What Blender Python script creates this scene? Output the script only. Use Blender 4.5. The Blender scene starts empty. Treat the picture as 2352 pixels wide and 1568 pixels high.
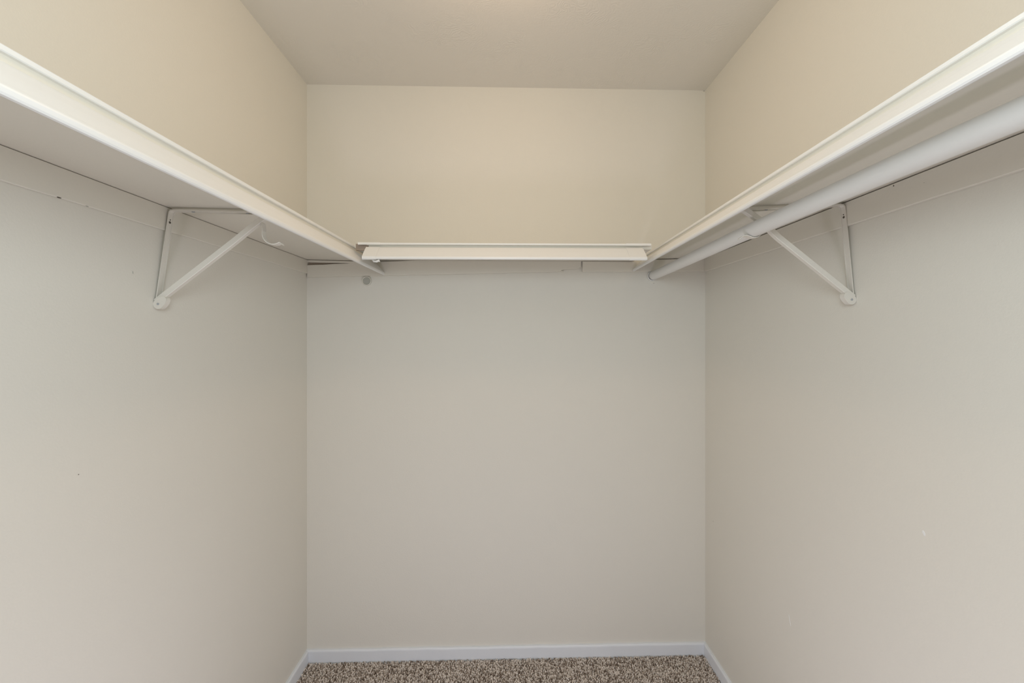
import bpy, bmesh, math, random
import numpy as np
from mathutils import Vector, Matrix

random.seed(4)
SC = bpy.context.scene
COL = SC.collection

# ------------------------------------------------------------------ camera, world, light, exposure
CZ = 1.366                                   # eye height above the carpet
FPX = 990.0                                  # focal length in pixels of a 2352 px wide frame
YAW = math.atan(14 / 990.0)                  # looks a touch to the right of the closet axis
cam_d = bpy.data.cameras.new('camera')
cam_d.sensor_fit = 'HORIZONTAL'; cam_d.sensor_width = 36.0
cam_d.lens = FPX / 2352 * 36.0
cam_d.shift_y = -16 / 2352
cam_d.clip_start = 0.02
cam = bpy.data.objects.new('camera', cam_d); COL.objects.link(cam)
cam.location = (0, 0, CZ)
cam.rotation_euler = (math.pi / 2, 0, -YAW)
SC.camera = cam

w = bpy.data.worlds.new('world'); SC.world = w; w.use_nodes = True
bg = w.node_tree.nodes['Background']
bg.inputs['Color'].default_value = (0.86, 0.93, 1.0, 1)
bg.inputs['Strength'].default_value = 0.05


def bulb(name, loc, rgb, size):
    """point lamp; rgb = power per channel in watts"""
    m_ = max(rgb)
    d = bpy.data.lights.new(name, 'POINT'); d.energy = m_; d.color = tuple(c / m_ for c in rgb); d.shadow_soft_size = size
    o = bpy.data.objects.new(name, d); COL.objects.link(o); o.location = loc
    return o


# warm bulb at the closet ceiling, cool daylight coming in through the doorway, added fill near the floor
bulb('ceiling_lamp', (0.0, 1.0, 2.31), (3.8, 2.65, 1.7), 0.08)
bulb('doorway_light', (0.0, -0.12, 1.67), (17.6, 20.2, 21.8), 0.20)
bulb('floor_fill', (0.0, 0.38, 0.26), (11.2, 11.2, 13.4), 0.16)  # added fill lamp low inside the closet, stands in for light off the carpet

SC.view_settings.view_transform = 'Standard'
SC.view_settings.look = 'None'
SC.view_settings.gamma = 1.0
SC.view_settings.use_curve_mapping = False
SC.view_settings.exposure = 0.0

# ------------------------------------------------------------------ closet plan (metres)
XL, XR = -0.831, 0.853                       # side walls
YBL, YBR = 1.812, 1.833                      # back wall at its left and right corner
YF = -0.16                                   # wall with the doorway, behind the camera
HC = 2.410                                   # ceiling height


def yb(x): return YBL + (YBR - YBL) * (x - XL) / (XR - XL)


# ------------------------------------------------------------------ materials
def new_mat(name):
    m = bpy.data.materials.new(name); m.use_nodes = True
    nt = m.node_tree
    return m, nt, nt.nodes['Principled BSDF']


def paint(name, col, rough=0.5, bump=0.0, scale=300.0, mott=0.02, detail=3.0, dist=0.001, spec=0.5):
    m, nt, b = new_mat(name)
    tc = nt.nodes.new('ShaderNodeTexCoord')
    n1 = nt.nodes.new('ShaderNodeTexNoise'); n1.inputs['Scale'].default_value = 3.0; n1.inputs['Detail'].default_value = 4
    nt.links.new(tc.outputs['Object'], n1.inputs['Vector'])
    mr = nt.nodes.new('ShaderNodeMapRange')
    mr.inputs['To Min'].default_value = 1 - mott; mr.inputs['To Max'].default_value = 1 + mott
    nt.links.new(n1.outputs['Fac'], mr.inputs['Value'])
    mx = nt.nodes.new('ShaderNodeVectorMath'); mx.operation = 'SCALE'
    mx.inputs[0].default_value = col
    nt.links.new(mr.outputs['Result'], mx.inputs['Scale'])
    nt.links.new(mx.outputs['Vector'], b.inputs['Base Color'])
    b.inputs['Roughness'].default_value = rough
    b.inputs['Specular IOR Level'].default_value = spec
    if bump > 0:
        n2 = nt.nodes.new('ShaderNodeTexNoise'); n2.inputs['Scale'].default_value = scale
        n2.inputs['Detail'].default_value = detail
        nt.links.new(tc.outputs['Object'], n2.inputs['Vector'])
        bp = nt.nodes.new('ShaderNodeBump'); bp.inputs['Strength'].default_value = bump
        bp.inputs['Distance'].default_value = dist
        nt.links.new(n2.outputs['Fac'], bp.inputs['Height'])
        nt.links.new(bp.outputs['Normal'], b.inputs['Normal'])
    return m


WALL = (0.800, 0.765, 0.680)
M_wall = paint('cream_wall_paint', WALL, 0.65, 0.35, 220, 0.012)
M_cream = paint('cream_gloss_paint', (0.805, 0.765, 0.670), 0.45, 0.25, 120, 0.02)
M_white = paint('white_enamel', (0.88, 0.87, 0.84), 0.38, 0.05, 60, 0.01)
M_rodm = paint('white_rod_enamel', (0.82, 0.805, 0.765), 0.35, 0.08, 90, 0.015)
M_base = paint('white_baseboard_paint', (0.82, 0.84, 0.86), 0.45, 0.5, 40, 0.04)
M_brk = paint('painted_steel', (0.80, 0.76, 0.68), 0.40, 0.15, 200, 0.05)
M_dark = paint('dark_hole', (0.10, 0.085, 0.065), 0.8)
M_steel = paint('bare_steel', (0.42, 0.43, 0.44), 0.4, 0.1, 200, 0.1)
M_raw = paint('raw_chipboard', (0.36, 0.29, 0.23), 0.9, 0.9, 300, 0.35)
M_grey = paint('grey_paint', (0.47, 0.46, 0.40), 0.6, 0.1, 100, 0.02)

# ceiling: brushed, stippled plaster
m, nt, b = new_mat('stippled_ceiling_plaster')
b.inputs['Base Color'].default_value = (0.79, 0.755, 0.69, 1); b.inputs['Roughness'].default_value = 0.75
tc = nt.nodes.new('ShaderNodeTexCoord')
nz = nt.nodes.new('ShaderNodeTexNoise'); nz.inputs['Scale'].default_value = 9; nz.inputs['Detail'].default_value = 2
nt.links.new(tc.outputs['Object'], nz.inputs['Vector'])
vm = nt.nodes.new('ShaderNodeVectorMath'); vm.operation = 'MULTIPLY_ADD'
vm.inputs[1].default_value = (0.35, 0.35, 0.35)
nt.links.new(nz.outputs['Color'], vm.inputs[0]); nt.links.new(tc.outputs['Object'], vm.inputs[2])
wv = nt.nodes.new('ShaderNodeTexWave'); wv.wave_type = 'BANDS'; wv.bands_direction = 'DIAGONAL'
wv.inputs['Scale'].default_value = 26; wv.inputs['Distortion'].default_value = 6; wv.inputs['Detail'].default_value = 3
nt.links.new(vm.outputs['Vector'], wv.inputs['Vector'])
n3 = nt.nodes.new('ShaderNodeTexNoise'); n3.inputs['Scale'].default_value = 6; n3.inputs['Detail'].default_value = 3
nt.links.new(tc.outputs['Object'], n3.inputs['Vector'])
cr = nt.nodes.new('ShaderNodeMapRange'); cr.inputs['From Min'].default_value = 0.45; cr.inputs['From Max'].default_value = 0.65
nt.links.new(n3.outputs['Fac'], cr.inputs['Value'])
mu = nt.nodes.new('ShaderNodeMath'); mu.operation = 'MULTIPLY'
nt.links.new(wv.outputs['Fac'], mu.inputs[0]); nt.links.new(cr.outputs['Result'], mu.inputs[1])
n4 = nt.nodes.new('ShaderNodeTexNoise'); n4.inputs['Scale'].default_value = 160; n4.inputs['Detail'].default_value = 3
nt.links.new(tc.outputs['Object'], n4.inputs['Vector'])
ad = nt.nodes.new('ShaderNodeMath'); ad.operation = 'ADD'
nt.links.new(mu.outputs[0], ad.inputs[0]); nt.links.new(n4.outputs['Fac'], ad.inputs[1])
bp = nt.nodes.new('ShaderNodeBump'); bp.inputs['Strength'].default_value = 0.35; bp.inputs['Distance'].default_value = 0.0012
nt.links.new(ad.outputs[0], bp.inputs['Height']); nt.links.new(bp.outputs['Normal'], b.inputs['Normal'])
M_ceil = m

# carpet: each tuft its own shade
m, nt, b = new_mat('speckled_beige_carpet')
at = nt.nodes.new('ShaderNodeAttribute'); at.attribute_name = 'shade'
rp = nt.nodes.new('ShaderNodeValToRGB')
rp.color_ramp.elements[0].position = 0.0; rp.color_ramp.elements[0].color = (0.19, 0.135, 0.10, 1)
rp.color_ramp.elements[1].position = 1.0; rp.color_ramp.elements[1].color = (0.92, 0.83, 0.74, 1)
e = rp.color_ramp.elements.new(0.30); e.color = (0.46, 0.37, 0.30, 1)
e = rp.color_ramp.elements.new(0.55); e.color = (0.86, 0.76, 0.67, 1)
nt.links.new(at.outputs['Fac'], rp.inputs['Fac']); nt.links.new(rp.outputs['Color'], b.inputs['Base Color'])
b.inputs['Roughness'].default_value = 0.95; b.inputs['Specular IOR Level'].default_value = 0.1
M_pile = m
M_under = paint('carpet_backing', (0.24, 0.18, 0.14), 0.95)


# ------------------------------------------------------------------ helpers
def link(name, bm, mat, parent=None, smooth=False):
    bmesh.ops.recalc_face_normals(bm, faces=bm.faces)
    me = bpy.data.meshes.new(name); bm.to_mesh(me); bm.free()
    me.materials.append(mat)
    if smooth:
        for p in me.polygons: p.use_smooth = True
    o = bpy.data.objects.new(name, me); COL.objects.link(o)
    if parent is not None:
        o.parent = parent
        o.matrix_parent_inverse = Matrix.Translation(parent.location).inverted()
    return o


def tag(o, label=None, cat=None, group=None, kind=None):
    if label: o['label'] = label
    if cat: o['category'] = cat
    if group: o['group'] = group
    if kind: o['kind'] = kind
    return o


def empty(name, loc, label, cat, group=None):
    o = bpy.data.objects.new(name, None); COL.objects.link(o); o.location = loc
    o.empty_display_size = 0.05
    return tag(o, label, cat, group)


def hexa(bm, p):
    """p: 8 corners, bottom ring then top ring"""
    v = [bm.verts.new(q) for q in p]
    for f in ((0, 3, 2, 1), (4, 5, 6, 7), (0, 1, 5, 4), (1, 2, 6, 5), (2, 3, 7, 6), (3, 0, 4, 7)):
        bm.faces.new([v[i] for i in f])
    return v


def box(bm, x0, x1, y0, y1, z0, z1):
    return hexa(bm, [(x0, y0, z0), (x1, y0, z0), (x1, y1, z0), (x0, y1, z0),
                     (x0, y0, z1), (x1, y0, z1), (x1, y1, z1), (x0, y1, z1)])


def bevel(bm, r, seg=2):
    bmesh.ops.bevel(bm, geom=list(bm.edges), offset=r, segments=seg, profile=0.5, affect='EDGES', clamp_overlap=True)


def loft(bm, rings, caps=True):
    vs = [[bm.verts.new(p) for p in r] for r in rings]
    n = len(rings[0])
    for a, c in zip(vs, vs[1:]):
        for i in range(n):
            j = (i + 1) % n
            bm.faces.new((a[i], a[j], c[j], c[i]))
    if caps:
        bm.faces.new(vs[0][::-1]); bm.faces.new(vs[-1])


def tube(bm, pts, r, n=32, caps=True):
    pts = [Vector(p) for p in pts]
    rings = []
    for i, p in enumerate(pts):
        t = (pts[min(i + 1, len(pts) - 1)] - pts[max(i - 1, 0)]).normalized()
        up = Vector((0, 0, 1)) if abs(t.z) < 0.9 else Vector((0, 1, 0))
        a = t.cross(up).normalized(); c = a.cross(t).normalized()
        rr = r[i] if isinstance(r, (list, tuple)) else r
        rings.append([p + a * math.cos(2 * math.pi * k / n) * rr + c * math.sin(2 * math.pi * k / n) * rr for k in range(n)])
    loft(bm, rings, caps)


def sheet_section(pts, th):
    """closed section of a bent sheet: the outer polyline plus its offset"""
    P = [Vector(p) for p in pts]; inner = []
    for i, p in enumerate(P):
        d0 = (P[i] - P[i - 1]).normalized() if i > 0 else None
        d1 = (P[i + 1] - P[i]).normalized() if i < len(P) - 1 else None
        if d0 is None: d0 = d1
        if d1 is None: d1 = d0
        n0 = Vector((-d0.y, d0.x)); n1 = Vector((-d1.y, d1.x))
        m_ = (n0 + n1)
        m_ = m_.normalized() if m_.length > 1e-6 else n0
        k = th / max(0.5, m_.dot(n0))
        inner.append(p + m_ * k)
    return [tuple(p) for p in P] + [tuple(p) for p in reversed(inner)]


# ------------------------------------------------------------------ the setting
def struct(name, bm, mat, smooth=False, parent=None, label=None):
    o = link(name, bm, mat, parent, smooth)
    o['kind'] = 'structure'
    if label: o['label'] = label
    return o


bm = bmesh.new(); box(bm, XL - 0.1, XR + 0.1, YF - 0.1, 2.0, -0.10, -0.008); struct('floor', bm, M_under)
bm = bmesh.new(); box(bm, XL - 0.1, XR + 0.1, YF - 0.1, 2.0, HC, HC + 0.1); struct('ceiling', bm, M_ceil)
bm = bmesh.new(); box(bm, XL - 0.1, XL, YF, 2.0, -0.008, HC); wl = struct('wall_left', bm, M_wall)
bm = bmesh.new(); box(bm, XR, XR + 0.1, YF, 2.0, -0.008, HC); wr = struct('wall_right', bm, M_wall)
bm = bmesh.new()
hexa(bm, [(XL, YBL, -0.008), (XR, YBR, -0.008), (XR, YBR + 0.1, -0.008), (XL, YBL + 0.1, -0.008),
          (XL, YBL, HC), (XR, YBR, HC), (XR, YBR + 0.1, HC), (XL, YBL + 0.1, HC)])
wb = struct('wall_back', bm, M_wall)
bm = bmesh.new()
DX0, DX1, DH = -0.46, 0.48, 2.03
box(bm, XL - 0.1, DX0, YF - 0.1, YF, -0.008, HC); box(bm, DX1, XR + 0.1, YF - 0.1, YF, -0.008, HC)
box(bm, DX0, DX1, YF - 0.1, YF, DH, HC)
struct('wall_front', bm, M_wall)


def baseboard(name, a, c, nrm, h=0.0545, t=0.011):
    """runs from a to c on the wall, nrm points into the closet; eased top, slightly wavy"""
    bm = bmesh.new(); a = Vector((*a, 0)); c = Vector((*c, 0)); n = Vector((*nrm, 0))
    rings = []
    N = 40
    for i in range(N + 1):
        p = a.lerp(c, i / N)
        wv_ = 0.0007 * math.sin(i * 1.7) + 0.0005 * math.sin(i * 0.6 + 1)
        prof = [(0, -0.008), (t, -0.008), (t, h - 0.008 + wv_), (t - 0.001, h - 0.0045 + wv_), (t - 0.004, h - 0.001 + wv_), (0, h + wv_)]
        rings.append([p + n * q + Vector((0, 0, z)) for q, z in prof])
    loft(bm, rings)
    return struct(name, bm, M_base)


bx = Vector((XR - XL, YBR - YBL, 0)).normalized()
baseboard('baseboard_back', (XL + 0.0002, yb(XL) - 0.0003), (XR - 0.0002, yb(XR) - 0.0003), (bx.y, -bx.x))
baseboard('baseboard_left', (XL + 0.0003, YF), (XL + 0.0003, YBL - 0.0115), (1, 0))
baseboard('baseboard_right', (XR - 0.0003, YF), (XR - 0.0003, YBR - 0.0115), (-1, 0))

# carpet pile: twisted tufts standing on the backing, uncountable
rng = np.random.default_rng(7)
sp = 0.0045
xs = np.arange(XL + 0.014, XR - 0.013, sp); ys = np.arange(YF, YBR - 0.012, sp)
gx, gy = np.meshgrid(xs, ys); gx = gx.ravel(); gy = gy.ravel()
gx = gx + rng.uniform(-0.4, 0.4, gx.size) * sp; gy = gy + rng.uniform(-0.4, 0.4, gy.size) * sp
keep = gy < (YBL + (YBR - YBL) * (gx - XL) / (XR - XL)) - 0.013
gx, gy = gx[keep], gy[keep]; n = gx.size
hh = 0.001 + 0.0085 * rng.beta(1.6, 1.0, n); lean = rng.uniform(0, 2 * np.pi, n); rr = rng.uniform(0.0018, 0.0029, n)
lx, ly = np.cos(lean) * 0.0016, np.sin(lean) * 0.0016
V = np.zeros((n, 9, 3))
for k in range(4):
    an = lean + k * np.pi / 2
    V[:, k, 0] = gx + np.cos(an) * rr * 0.5; V[:, k, 1] = gy + np.sin(an) * rr * 0.7; V[:, k, 2] = -0.009
    V[:, 4 + k, 0] = gx + lx * 0.5 + np.cos(an + 0.5) * rr; V[:, 4 + k, 1] = gy + ly * 0.5 + np.sin(an + 0.5) * rr; V[:, 4 + k, 2] = hh - 0.003
V[:, 8, 0] = gx + lx; V[:, 8, 1] = gy + ly; V[:, 8, 2] = hh - 0.0008
faces = []
for k in range(4):
    j = (k + 1) % 4
    faces.append([k, j, 4 + j]); faces.append([k, 4 + j, 4 + k]); faces.append([4 + k, 4 + j, 8])
F = (np.array(faces)[None] + (np.arange(n) * 9)[:, None, None]).reshape(-1, 3)
me = bpy.data.meshes.new('carpet_pile')
me.vertices.add(n * 9); me.vertices.foreach_set('co', V.ravel())
me.loops.add(F.size); me.loops.foreach_set('vertex_index', F.ravel().astype(np.int32))
me.polygons.add(len(F)); me.polygons.foreach_set('loop_start', np.arange(0, F.size, 3, dtype=np.int32))
me.update(calc_edges=True)
at_ = me.attributes.new('shade', 'FLOAT', 'POINT')
sh = np.clip(rng.beta(1.0, 1.05, n), 0, 1)
at_.data.foreach_set('value', np.repeat(sh, 9).astype(np.float32))
me.materials.append(M_pile)
o = bpy.data.objects.new('carpet_pile', me); COL.objects.link(o)
tag(o, 'speckled beige and brown cut-pile carpet covering the closet floor', 'carpet', kind='stuff')

# ------------------------------------------------------------------ shelf front rail section
# a = towards the aisle, z = up, both from the top edge of the lip
RAIL = [(-0.012, 0.0), (-0.0015, 0.0), (0.0, -0.0015), (0.0, -0.0072), (-0.0012, -0.0085), (-0.0150, -0.0100), (-0.0158, -0.0115),
        (-0.0158, -0.0180), (-0.0030, -0.0195), (-0.0002, -0.0202), (0.0030, -0.0225), (0.0090, -0.0280), (0.0235, -0.0430), (0.0400, -0.0620), (0.0445, -0.0665),
        (0.0465, -0.0690), (0.0472, -0.0715), (0.0468, -0.0765), (0.0455, -0.0790), (0.0425, -0.0798), (0.0390, -0.0785)]


def rail(bm, T0, T1, adir0, adir1=None, sec=RAIL, th=0.0022, grow=0.0, seg=1, sz=1.0, trim0=0.0):
    """extrude the section from T0 to T1 (top edge of the lip); adir points into the aisle"""
    adir1 = adir1 or adir0
    pts = sheet_section([(a, z * sz) for a, z in sec], -th)
    if grow:
        out = sheet_section([(a, z * sz) for a, z in sec], grow)
        pts = out[len(sec):][::-1] + sheet_section([(a, z * sz) for a, z in sec], 0.0002)[len(sec):]
    rings = []
    for T, ad in ((T0, adir0), (T1, adir1)):
        T = Vector(T); ad = Vector(ad)
        rings.append([T + ad * a + Vector((0, 0, z)) for a, z in pts])
    loft(bm, rings)


def Z(h): return CZ + h


# ------------------------------------------------------------------ left shelf
LSH = empty('closet_shelf', (XL, 0.6, Z(0.311)), 'long white-edged closet shelf fixed along the left wall', 'shelf', 'closet shelves with flared white front rails')
LT = -0.551


def lx_(y): return -0.566 + 0.014 * (y - 0.42) / (1.80 - 0.42)


bm = bmesh.new()
y0, y1 = YF + 0.002, yb(LT) - 0.0115
rail(bm, (lx_(y0), y0, Z(0.327)), (lx_(y1), y1, Z(0.327)), (1, 0, 0))
tag(link('front_rail', bm, M_white, LSH), 'flared white front rail with a groove under its top lip')
bm = bmesh.new()
hexa(bm, [(XL + 0.001, y0, Z(0.3107)), (lx_(y0) - 0.0055, y0, Z(0.310)), (LT - 0.0055, YBL - 0.002, Z(0.307)), (XL + 0.001, YBL - 0.003, Z(0.3112)),
          (XL + 0.001, y0, Z(0.3245)), (lx_(y0) - 0.0055, y0, Z(0.3235)), (LT - 0.0055, YBL - 0.002, Z(0.3235)), (XL + 0.001, YBL - 0.003, Z(0.3245))])
link('shelf_board', bm, M_cream, LSH)

# ------------------------------------------------------------------ right shelf (runs a little closer to the aisle near the door)
RSH = empty('closet_shelf', (XR, 0.6, Z(0.33)), 'long white-edged closet shelf fixed along the right wall above the rod', 'shelf', 'closet shelves with flared white front rails')
RN, RB = 0.540, 0.582


def rx(y): return RN + (RB - RN) * (y - 0.42) / (1.80 - 0.42)


def rz(y): return 0.338 + (0.335 - 0.338) * (y - 0.42) / (1.80 - 0.42)


bm = bmesh.new()
y1 = yb(RB) - 0.016
rail(bm, (rx(y0), y0, Z(rz(y0))), (rx(y1), y1, Z(rz(y1))), (-1, 0, 0), sz=0.86)
tag(link('front_rail', bm, M_white, RSH), 'flared white front rail with a groove under its top lip')
bm = bmesh.new()
fx0, fx1 = rx(y0) + 0.0055, rx(1.80) + 0.0055
hexa(bm, [(fx0, y0, Z(0.319)), (XR - 0.001, y0, Z(0.3335)), (XR - 0.001, YBR - 0.003, Z(0.3290)), (fx1, YBR - 0.004, Z(0.318)),
          (fx0, y0, Z(0.334)), (XR - 0.001, y0, Z(0.346)), (XR - 0.001, YBR - 0.003, Z(0.344)), (fx1, YBR - 0.004, Z(0.332))])
link('shelf_board', bm, M_cream, RSH)

# ------------------------------------------------------------------ back shelf, spanning between the two
BF = 0.277                                   # lip distance from the back wall
adir = Vector((bx.y, -bx.x, 0))              # out of the back wall


def bpt(x, v, h):                            # a point seen from the back wall: x across, v out of the wall, h above the eye
    return Vector((x, yb(x), 0)) + adir * v + Vector((0, 0, Z(h)))


BSH = empty('closet_shelf', bpt(0.0, 0.0, 0.31), 'short closet shelf across the back wall between the two side shelves', 'shelf', 'closet shelves with flared white front rails')
bm = bmesh.new()
rail(bm, bpt(-0.500, BF, 0.3270), bpt(0.492, BF, 0.3285), adir, sz=0.84)
tag(link('front_rail', bm, M_white, BSH), 'flared cream-white front rail')
bm = bmesh.new()
bk = [(-0.543, 0.002), (0.536, 0.002), (0.528, BF - 0.012), (-0.543, BF - 0.012)]
hexa(bm, [bpt(x, v, 0.310) for x, v in bk] + [bpt(x, v, 0.3238) for x, v in bk])
link('shelf_board', bm, M_cream, BSH)
bm = bmesh.new()
bk = [(-0.5400, BF - 0.020), (-0.4950, BF - 0.020), (-0.4950, BF - 0.0105), (-0.5400, BF - 0.0105)]
hexa(bm, [bpt(x, v, 0.3010) for x, v in bk] + [bpt(x, v, 0.3242) for x, v in bk])
tag(link('raw_edge', bm, M_raw, BSH), 'rough brown unpainted chipboard edge at the left end')
LIP = RAIL[:5]; FAS = RAIL[9:]
for (l0, l1, f0, f1) in ((-0.529, -0.452, -0.500, -0.452), (0.430, 0.5215, 0.430, 0.489)):
    bm = bmesh.new()
    h0 = 0.327 if l0 < 0 else 0.3285
    rail(bm, bpt(l0, BF, h0), bpt(l1, BF, h0), adir, sec=LIP, grow=0.0014, sz=0.84)
    rail(bm, bpt(f0, BF, h0), bpt(f1, BF, h0), adir, sec=FAS, grow=0.0014, sz=0.84)
    link('end_sleeve', bm, M_white, BSH)
# small bent clip hanging below the left sleeve
bm = bmesh.new()
c0 = bpt(-0.456, BF + 0.034, 0.2575)
tube(bm, [c0 + Vector(q) for q in ((-0.012, 0, 0.004), (-0.006, -0.002, -0.0035), (0.004, -0.004, -0.004), (0.013, -0.006, -0.001), (0.015, -0.006, -0.006))], [0.003, 0.0035, 0.004, 0.0045, 0.002], 12)
link('clip', bm, M_white, BSH, True)

# ------------------------------------------------------------------ cleats (ledger strips) carrying the shelves
def cleat(name, pts, t, ndir, label, mat=M_cream, wob=0.0006):
    """pts: list of (position along wall as Vector xy, z_low, z_high)"""
    bm = bmesh.new(); rings = []
    nd = Vector(ndir)
    for (p, zl, zh) in pts:
        p = Vector((p[0], p[1], 0)) + nd * 0.0004
        rings.append([p + Vector((0, 0, Z(zl))), p + nd * (t - 0.0015) + Vector((0, 0, Z(zl))), p + nd * t + Vector((0, 0, Z(zl + 0.0015))),
                      p + nd * t + Vector((0, 0, Z(zh - 0.001))), p + nd * (t - 0.001) + Vector((0, 0, Z(zh))), p + Vector((0, 0, Z(zh)))])
    loft(bm, rings)
    return tag(link(name, bm, mat), label, 'cleat', 'painted cleats under the shelves')


def run(a, c, zl0, zl1, zh0, zh1, N=30, wob=0.0006):
    r = []
    for i in range(N + 1):
        f = i / N
        wv_ = wob * (math.sin(i * 1.3) + math.sin(i * 2.9 + 1))
        r.append(((a[0] + (c[0] - a[0]) * f, a[1] + (c[1] - a[1]) * f), zl0 + (zl1 - zl0) * f + wv_, zh0 + (zh1 - zh0) * f))
    return r


cleat('shelf_cleat', run((XL, YF + 0.002), (XL, YBL - 0.0015), 0.2515, 0.2535, 0.3098, 0.3100, wob=0.0004), 0.0055, (1, 0, 0),
      'cream painted cleat strip on the left wall under the left shelf')
cleat('shelf_cleat', run((XR, YF + 0.002), (XR, YBR - 0.012), 0.2725, 0.2670, 0.3325, 0.3252, wob=0.0003), 0.009, (-1, 0, 0),
      'cream painted cleat strip on the right wall under the right shelf')
# back wall, right piece
pcs = [(p, zl, 0.3088 if p[0] < 0.546 else 0.3150 + 0.0090 * (p[0] - 0.5365) / 0.31) for p, zl, zh in run((0.3235, yb(0.3235)), (XR - 0.0006, yb(XR)), 0.2645, 0.2690, 0, 0, N=44, wob=0.0003)]
cleat('shelf_cleat', pcs, 0.012, adir,
      'straight cream cleat on the back wall, to the right of the broken one')
# back wall, left piece: sagging at its left end, its right end snapped off in a splinter
bm = bmesh.new()
xa, xb_ = XL + 0.006, 0.317
outline = []


def low(x): return 0.2375 + (0.2645 - 0.2375) * (x - xa) / (0.235 - xa)


def top(x): return min(0.2875 + (0.3085 - 0.2875) * max(0, (x - xa)) / (0.42), 0.3095)


xs_ = [xa + (0.225 - xa) * i / 34 for i in range(35)]
for i, x in enumerate(xs_): outline.append((x, low(x) + 0.0007 * math.sin(i * 1.9) + 0.0005 * math.sin(i * 4.1)))
outline += [(0.243, 0.2655), (0.236, 0.2700), (0.231, 0.2712), (0.252, 0.2745), (0.278, 0.2758), (0.309, 0.2768), (0.310, 0.2830), (xb_, 0.2850), (xb_, 0.3095)]
xs2 = [xb_ - 0.01 - (xb_ - 0.01 - xa) * i / 34 for i in range(35)]
for i, x in enumerate(xs2): outline.append((x, top(x) + (0.0006 * math.sin(i * 2.3) if x < -0.5 else 0)))
t = 0.010
fr = [bm.verts.new(bpt(x, t, z)) for x, z in outline]; bkv = [bm.verts.new(bpt(x, 0.0004, z)) for x, z in outline]
bm.faces.new(fr); bm.faces.new(bkv[::-1])
for i in range(len(fr)):
    j = (i + 1) % len(fr); bm.faces.new((fr[i], bkv[i], bkv[j], fr[j]))
tag(link('shelf_cleat', bm, M_cream), 'cracked cleat on the back wall, sagging at the left corner with a splintered right end', 'cleat', 'painted cleats under the shelves')
# thin filler strip above the sagging cleat, and the bare board it leaves showing
bm = bmesh.new()
pp = [(XL + 0.004, 0.0004), (-0.575, 0.0004), (-0.575, 0.011), (XL + 0.004, 0.011)]
hexa(bm, [bpt(x, v, z) for (x, v), z in zip(pp, (0.3005, 0.2945, 0.2945, 0.3005))] + [bpt(x, v, z) for (x, v), z in zip(pp, (0.3090, 0.3035, 0.3035, 0.3090))])
tag(link('filler_strip', bm, M_cream), 'thin cream filler strip tucked above the sagging cleat in the left corner', 'strip')
bm = bmesh.new()
pp = [(XL + 0.008, 0.0003), (-0.57, 0.0003), (-0.57, 0.003), (XL + 0.008, 0.003)]
hexa(bm, [bpt(x, v, z) for (x, v), z in zip(pp, (0.270, 0.280, 0.280, 0.270))] + [bpt(x, v, z) for (x, v), z in zip(pp, (0.3015, 0.300, 0.300, 0.3015))])
tag(link('bare_wood_strip', bm, M_raw), 'bare brown wood strip showing in the gap above the sagging cleat', 'strip')

# ------------------------------------------------------------------ rod, sockets
def socket(x, h, r, label, filled):
    e_ = empty('rod_socket', bpt(x, 0, h), label, 'rod socket', 'rod sockets on the back wall')
    bm = bmesh.new(); N = 40
    sec = [(r * 0.80, 0.0006), (r * 0.80, 0.005), (r * 0.86, 0.0075), (r * 0.95, 0.0075), (r, 0.005), (r * 1.02, 0.0006)]
    rings = [[bpt(x + q * math.cos(2 * math.pi * k / N), v, h + q * math.sin(2 * math.pi * k / N)) for q, v in sec] for k in range(N)]
    vs = [[bm.verts.new(p) for p in g] for g in rings]
    for k in range(N):
        a, c = vs[k], vs[(k + 1) % N]
        for i in range(len(sec)):
            j = (i + 1) % len(sec); bm.faces.new((a[i], a[j], c[j], c[i]))
    link('socket_rim', bm, M_cream if filled else M_rodm, e_, True)
    bm = bmesh.new()
    tube(bm, [bpt(x, 0.0005, h), bpt(x, 0.003, h)], r * 0.80, 40)
    link('socket_disc', bm, M_grey if filled else M_dark, e_)
    return e_


socket(-0.5825, 0.2245, 0.0195, 'round rod socket left empty on the back wall below the left cleat', True)
socket(0.6235, 0.2490, 0.0212, 'round rod socket on the back wall holding the far end of the white rod', False)

R_END = bpt(0.6250, 0.0035, 0.2500)
path = [R_END, Vector((0.6245, 1.70, Z(0.2510))), Vector((0.612, 1.06, Z(0.2598))), Vector((0.608, 0.68, Z(0.2615))), Vector((0.604, 0.43, Z(0.2590))), Vector((0.600, YF + 0.004, Z(0.2575)))]
# resample smoothly
fine = []
for i in range(len(path) - 1):
    for k in range(8): fine.append(path[i].lerp(path[i + 1], k / 8))
fine.append(path[-1])
for _ in range(6):
    fine = [fine[0]] + [(fine[i - 1] + fine[i] * 2 + fine[i + 1]) / 4 for i in range(1, len(fine) - 1)] + [fine[-1]]
bm = bmesh.new(); tube(bm, fine, 0.0183, 48)
tag(link('closet_rod', bm, M_rodm, smooth=True), 'thick round white closet rod hanging under the right shelf', 'closet rod')


# ------------------------------------------------------------------ brackets
def channel(bm, P, W, N_, width, th, flange):
    """U channel along the points P; W = unit width directions, N_ = unit normals the flanges follow"""
    rings = []
    h = width / 2
    sec = [(-h, flange), (-h, 0.001), (-h + 0.001, 0), (h - 0.001, 0), (h, 0.001), (h, flange), (h - th, flange), (h - th, th), (-h + th, th), (-h + th, flange)]
    for p, w_, n_ in zip(P, W, N_):
        rings.append([p + w_ * a + n_ * c for a, c in sec])
    loft(bm, rings)


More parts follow.
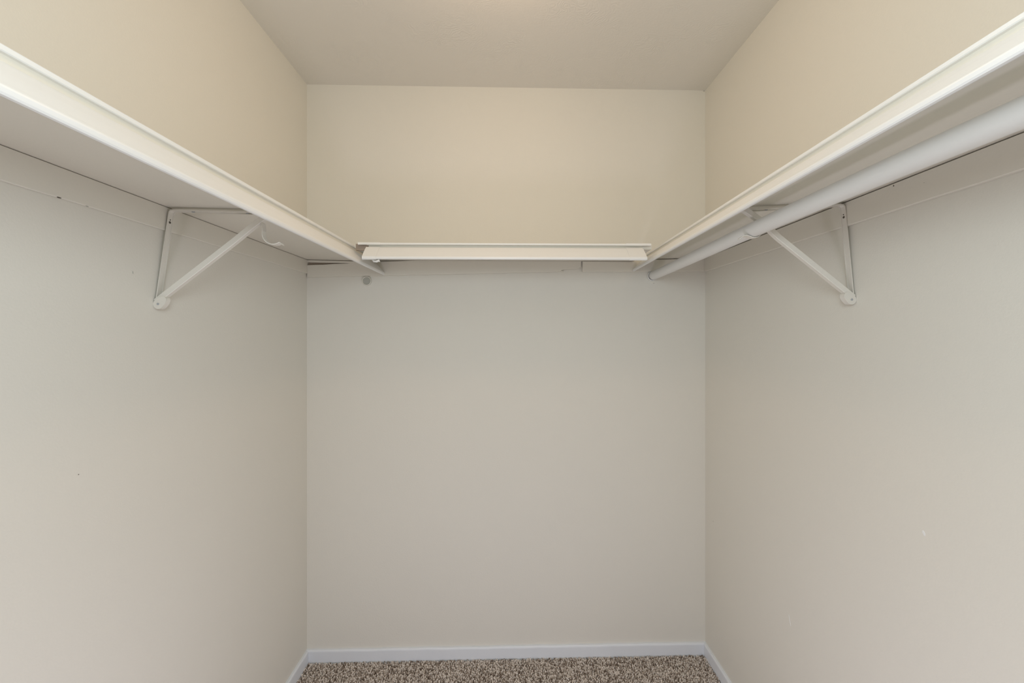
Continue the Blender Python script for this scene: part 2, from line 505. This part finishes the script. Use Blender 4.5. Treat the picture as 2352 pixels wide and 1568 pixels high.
def bracket(side, wallx, ytop, ybot, ztop, zbot, reach, zfront, label, loc_y):
    """side = +1 when the aisle lies towards +x"""
    e_ = empty('shelf_bracket', (wallx, ytop, Z(zbot)), label, 'bracket', 'triangular steel shelf and rod brackets')
    s = Vector((side, 0, 0)); up = Vector((0, 0, 1))
    foot = Vector((wallx + side * 0.0035, ybot, Z(zbot + 0.012)))
    head = Vector((wallx + side * 0.0100, ytop, Z(ztop)))
    wd = (foot - head).normalized()
    wy = Vector((0, 1, 0))
    # wall arm: down the wall, rounded elbow at the top
    bm = bmesh.new()
    P, W, NN = [], [], []
    for f in (0.0, 0.25, 0.5, 0.75, 1.0):
        P.append(foot.lerp(head - up * 0.012, f)); W.append(wy); NN.append(s * -1 if False else s)
    # plain strap with two shallow edge flanges turned to the closet
    channel(bm, P, W, NN, 0.0165, 0.0016, 0.0030)
    wa = link('wall_arm', bm, M_brk, e_)
    # shelf arm
    bm = bmesh.new()
    tip = Vector((wallx + side * reach, ytop + 0.002, Z(zfront)))
    P = [head - up * 0.012, head - up * 0.006 + s * 0.0012, head - up * 0.0015 + s * 0.005, head + s * 0.012, head.lerp(tip, 0.35), head.lerp(tip, 0.7), tip]
    NN = [s, (s * 0.9 - up * 0.35).normalized(), (s - up).normalized(), -up, -up, -up, -up]
    channel(bm, P, [wy] * len(P), NN, 0.0165, 0.0016, 0.0040)
    sa = link('shelf_arm', bm, M_brk, e_)
    # brace from the foot up to the arm tip
    a = foot + s * 0.004 - up * 0.006 - wy * 0.002
    bq = Vector((wallx + side * (reach - 0.010), ytop - 0.004, Z(zfront - 0.0155 + (0.004 if side < 0 else 0))))
    d = (bq - a).normalized()
    nb = Vector((0, 1, 0)).cross(d).normalized()
    if nb.z > 0: nb = -nb
    bm = bmesh.new()
    end = Vector((wallx + side * (reach + 0.004), ytop - 0.003, Z(zfront - 0.004)))
    P = [a + d * 0.002, a.lerp(bq, 0.33), a.lerp(bq, 0.70), a.lerp(bq, 0.87) + up * (0.002 if side > 0 else 0.006), bq + up * (0 if side > 0 else 0.002), end]
    channel(bm, P, [wy] * 6, [-nb] * 6, 0.0130, 0.0015, 0.0125)
    br = link('brace', bm, M_brk, e_)
    # foot plate: rounded cheeks around the rivet
    bm = bmesh.new()
    fc = foot + s * 0.0080 - up * 0.006
    ring0, ring1 = [], []
    for k in range(32):
        t_ = 2 * math.pi * k / 32
        q = Vector((math.cos(t_) * 0.0115, 0, math.sin(t_) * 0.0120))
        st = max(0.0, q.x * d.x / 0.0105 + q.z * d.z / 0.0110)
        q += Vector((d.x, 0, d.z)) * 0.010 * st
        ring0.append(fc + q - wy * 0.0090); ring1.append(fc + q + wy * 0.0050)
    loft(bm, [ring0, ring1])
    link('foot_plate', bm, M_brk, e_)
    bm = bmesh.new(); tube(bm, [fc - wy * 0.0100, fc + wy * 0.0060], 0.0026, 14); link('rivet', bm, M_steel, e_)
    # screws: keyhole on the wall arm, one in the elbow, two under the shelf arm
    bm = bmesh.new()
    for (f, r_) in ((0.060, 0.0014), (0.090, 0.0029)):
        c = (head - up * 0.012).lerp(foot, f) + s * 0.0016
        tube(bm, [c - s * 0.002, c + s * 0.0007], r_, 14)
    link('keyhole', bm, M_dark, e_)
    for f in (0.22, 0.74):
        c = head.lerp(tip, f)
        bm = bmesh.new(); tube(bm, [c - up * 0.0012, c - up * 0.0042], 0.0034, 14)
        tube(bm, [c - up * 0.0042, c - up * 0.0047], 0.0017, 10)
        link('screw', bm, M_steel, e_)
    # rod hook: a strap that drops from the brace head and curls under the rod
    bm = bmesh.new()
    rc = Vector((wallx + side * HOOK[0], ytop - 0.004, Z(HOOK[1])))
    r_ = HOOK[2]
    P, NN = [], []
    f0 = min(0.97, (HOOK[0] - r_ - 0.002) / (reach - 0.010))
    P.append(a.lerp(bq, f0) - up * 0.001); NN.append(nb)
    for dg in range(166, 303, 12):
        t_ = math.radians(dg)
        q = Vector((math.cos(t_) * side, 0, math.sin(t_)))
        P.append(rc + q * r_); NN.append(q)
    t_ = math.radians(298)
    q = Vector((math.cos(t_) * side, 0, math.sin(t_)))
    for (dx, dz) in HOOK[3]:
        P.append(rc + q * r_ + s * dx + up * dz); NN.append((q - up * 0.5).normalized())
    h = 0.0085
    rings = []
    for i, (p, n_) in enumerate(zip(P, NN)):
        hw = h * (1.0 if i < len(P) - 3 else (0.9, 0.75, 0.45)[i - len(P) + 3])
        rings.append([p - wy * hw, p + wy * hw, p + wy * hw + n_ * 0.0018, p - wy * hw + n_ * 0.0018])
    loft(bm, rings)
    link('rod_hook', bm, M_brk, e_)
    return e_


HOOK = (0.2655, 0.2450, 0.0250, ((0.003, 0.002), (0.006, 0.000), (0.0095, -0.004)))
bracket(+1, XL, 1.066, 1.036, 0.3045, 0.066, 0.262, 0.2995, 'white steel bracket on the left wall with an empty rod hook', 0)
HOOK = (0.2410, 0.2598, 0.0200, ((0.009, 0.003), (0.018, 0.001), (0.026, -0.005)))
bracket(-1, XR, 1.064, 1.046, 0.3240, 0.079, 0.272, 0.3105, 'white steel bracket on the right wall with its hook under the rod', 0)


# ------------------------------------------------------------------ small dents, chips and holes in the paint
def chip(name, c, ax, az, sx, sz, nrm, mat, parent, dep=0.0006):
    bm = bmesh.new(); N = 12
    c = Vector(c); nrm = Vector(nrm); ax = Vector(ax); az = Vector(az)
    ring = []
    for k in range(N):
        t_ = 2 * math.pi * k / N; j = random.uniform(0.7, 1.15)
        ring.append(c + ax * math.cos(t_) * sx * j + az * math.sin(t_) * sz * j)
    base = [p - nrm * 0.0004 for p in ring]; topr = [c + (p - c) * 0.7 + nrm * dep for p in ring]
    loft(bm, [base, topr])
    o = link(name, bm, mat, parent)
    return o


X_, Y_, Z_ = (1, 0, 0), (0, 1, 0), (0, 0, 1)
chip('nail_hole', (XL, 0.850, Z(-0.272)), Y_, Z_, 0.0012, 0.0012, X_, M_dark, wl)
chip('paint_dent', (XL, 0.972, Z(0.138)), Y_, Z_, 0.0012, 0.004, X_, M_grey, wl)
chip('paint_dent', (XR, 0.868, Z(-0.405)), Y_, (0, 0.3, 0.95), 0.004, 0.006, (-1, 0, 0), M_white, wr)
chip('paint_dent', (XR, 1.283, Z(-0.86)), (0, 0.9, -0.3), (0, 0.3, 0.95), 0.0012, 0.019, (-1, 0, 0), M_white, wr, 0.0005)
chip('nail_hole', (XR, 1.762, Z(-0.768)), Y_, Z_, 0.0013, 0.0013, (-1, 0, 0), M_dark, wr)
lc = [o for o in COL.objects if o.name.startswith('shelf_cleat')]
chip('paint_crack', (XL + 0.0056, 0.808, Z(0.2528)), Y_, Z_, 0.0052, 0.0011, X_, M_dark, lc[0])
chip('paint_crack', (XL + 0.0056, 0.862, Z(0.2526)), Y_, Z_, 0.0030, 0.0008, X_, M_grey, lc[0])
chip('nail_hole', (XR - 0.0092, 0.926, Z(0.3235)), Y_, Z_, 0.0020, 0.0022, (-1, 0, 0), M_dark, lc[1])
chip('nail_hole', (XR - 0.0092, 0.858, Z(0.3060)), Y_, Z_, 0.0018, 0.0007, (-1, 0, 0), M_grey, lc[1])
chip('nail_hole', bpt(0.6310, 0, 0.2190), bx, Z_, 0.0022, 0.0022, adir, M_grey, wb)
chip('paint_crack', bpt(0.8480, 0, 1.0415), bx, Z_, 0.0040, 0.0012, adir, M_dark, wb)
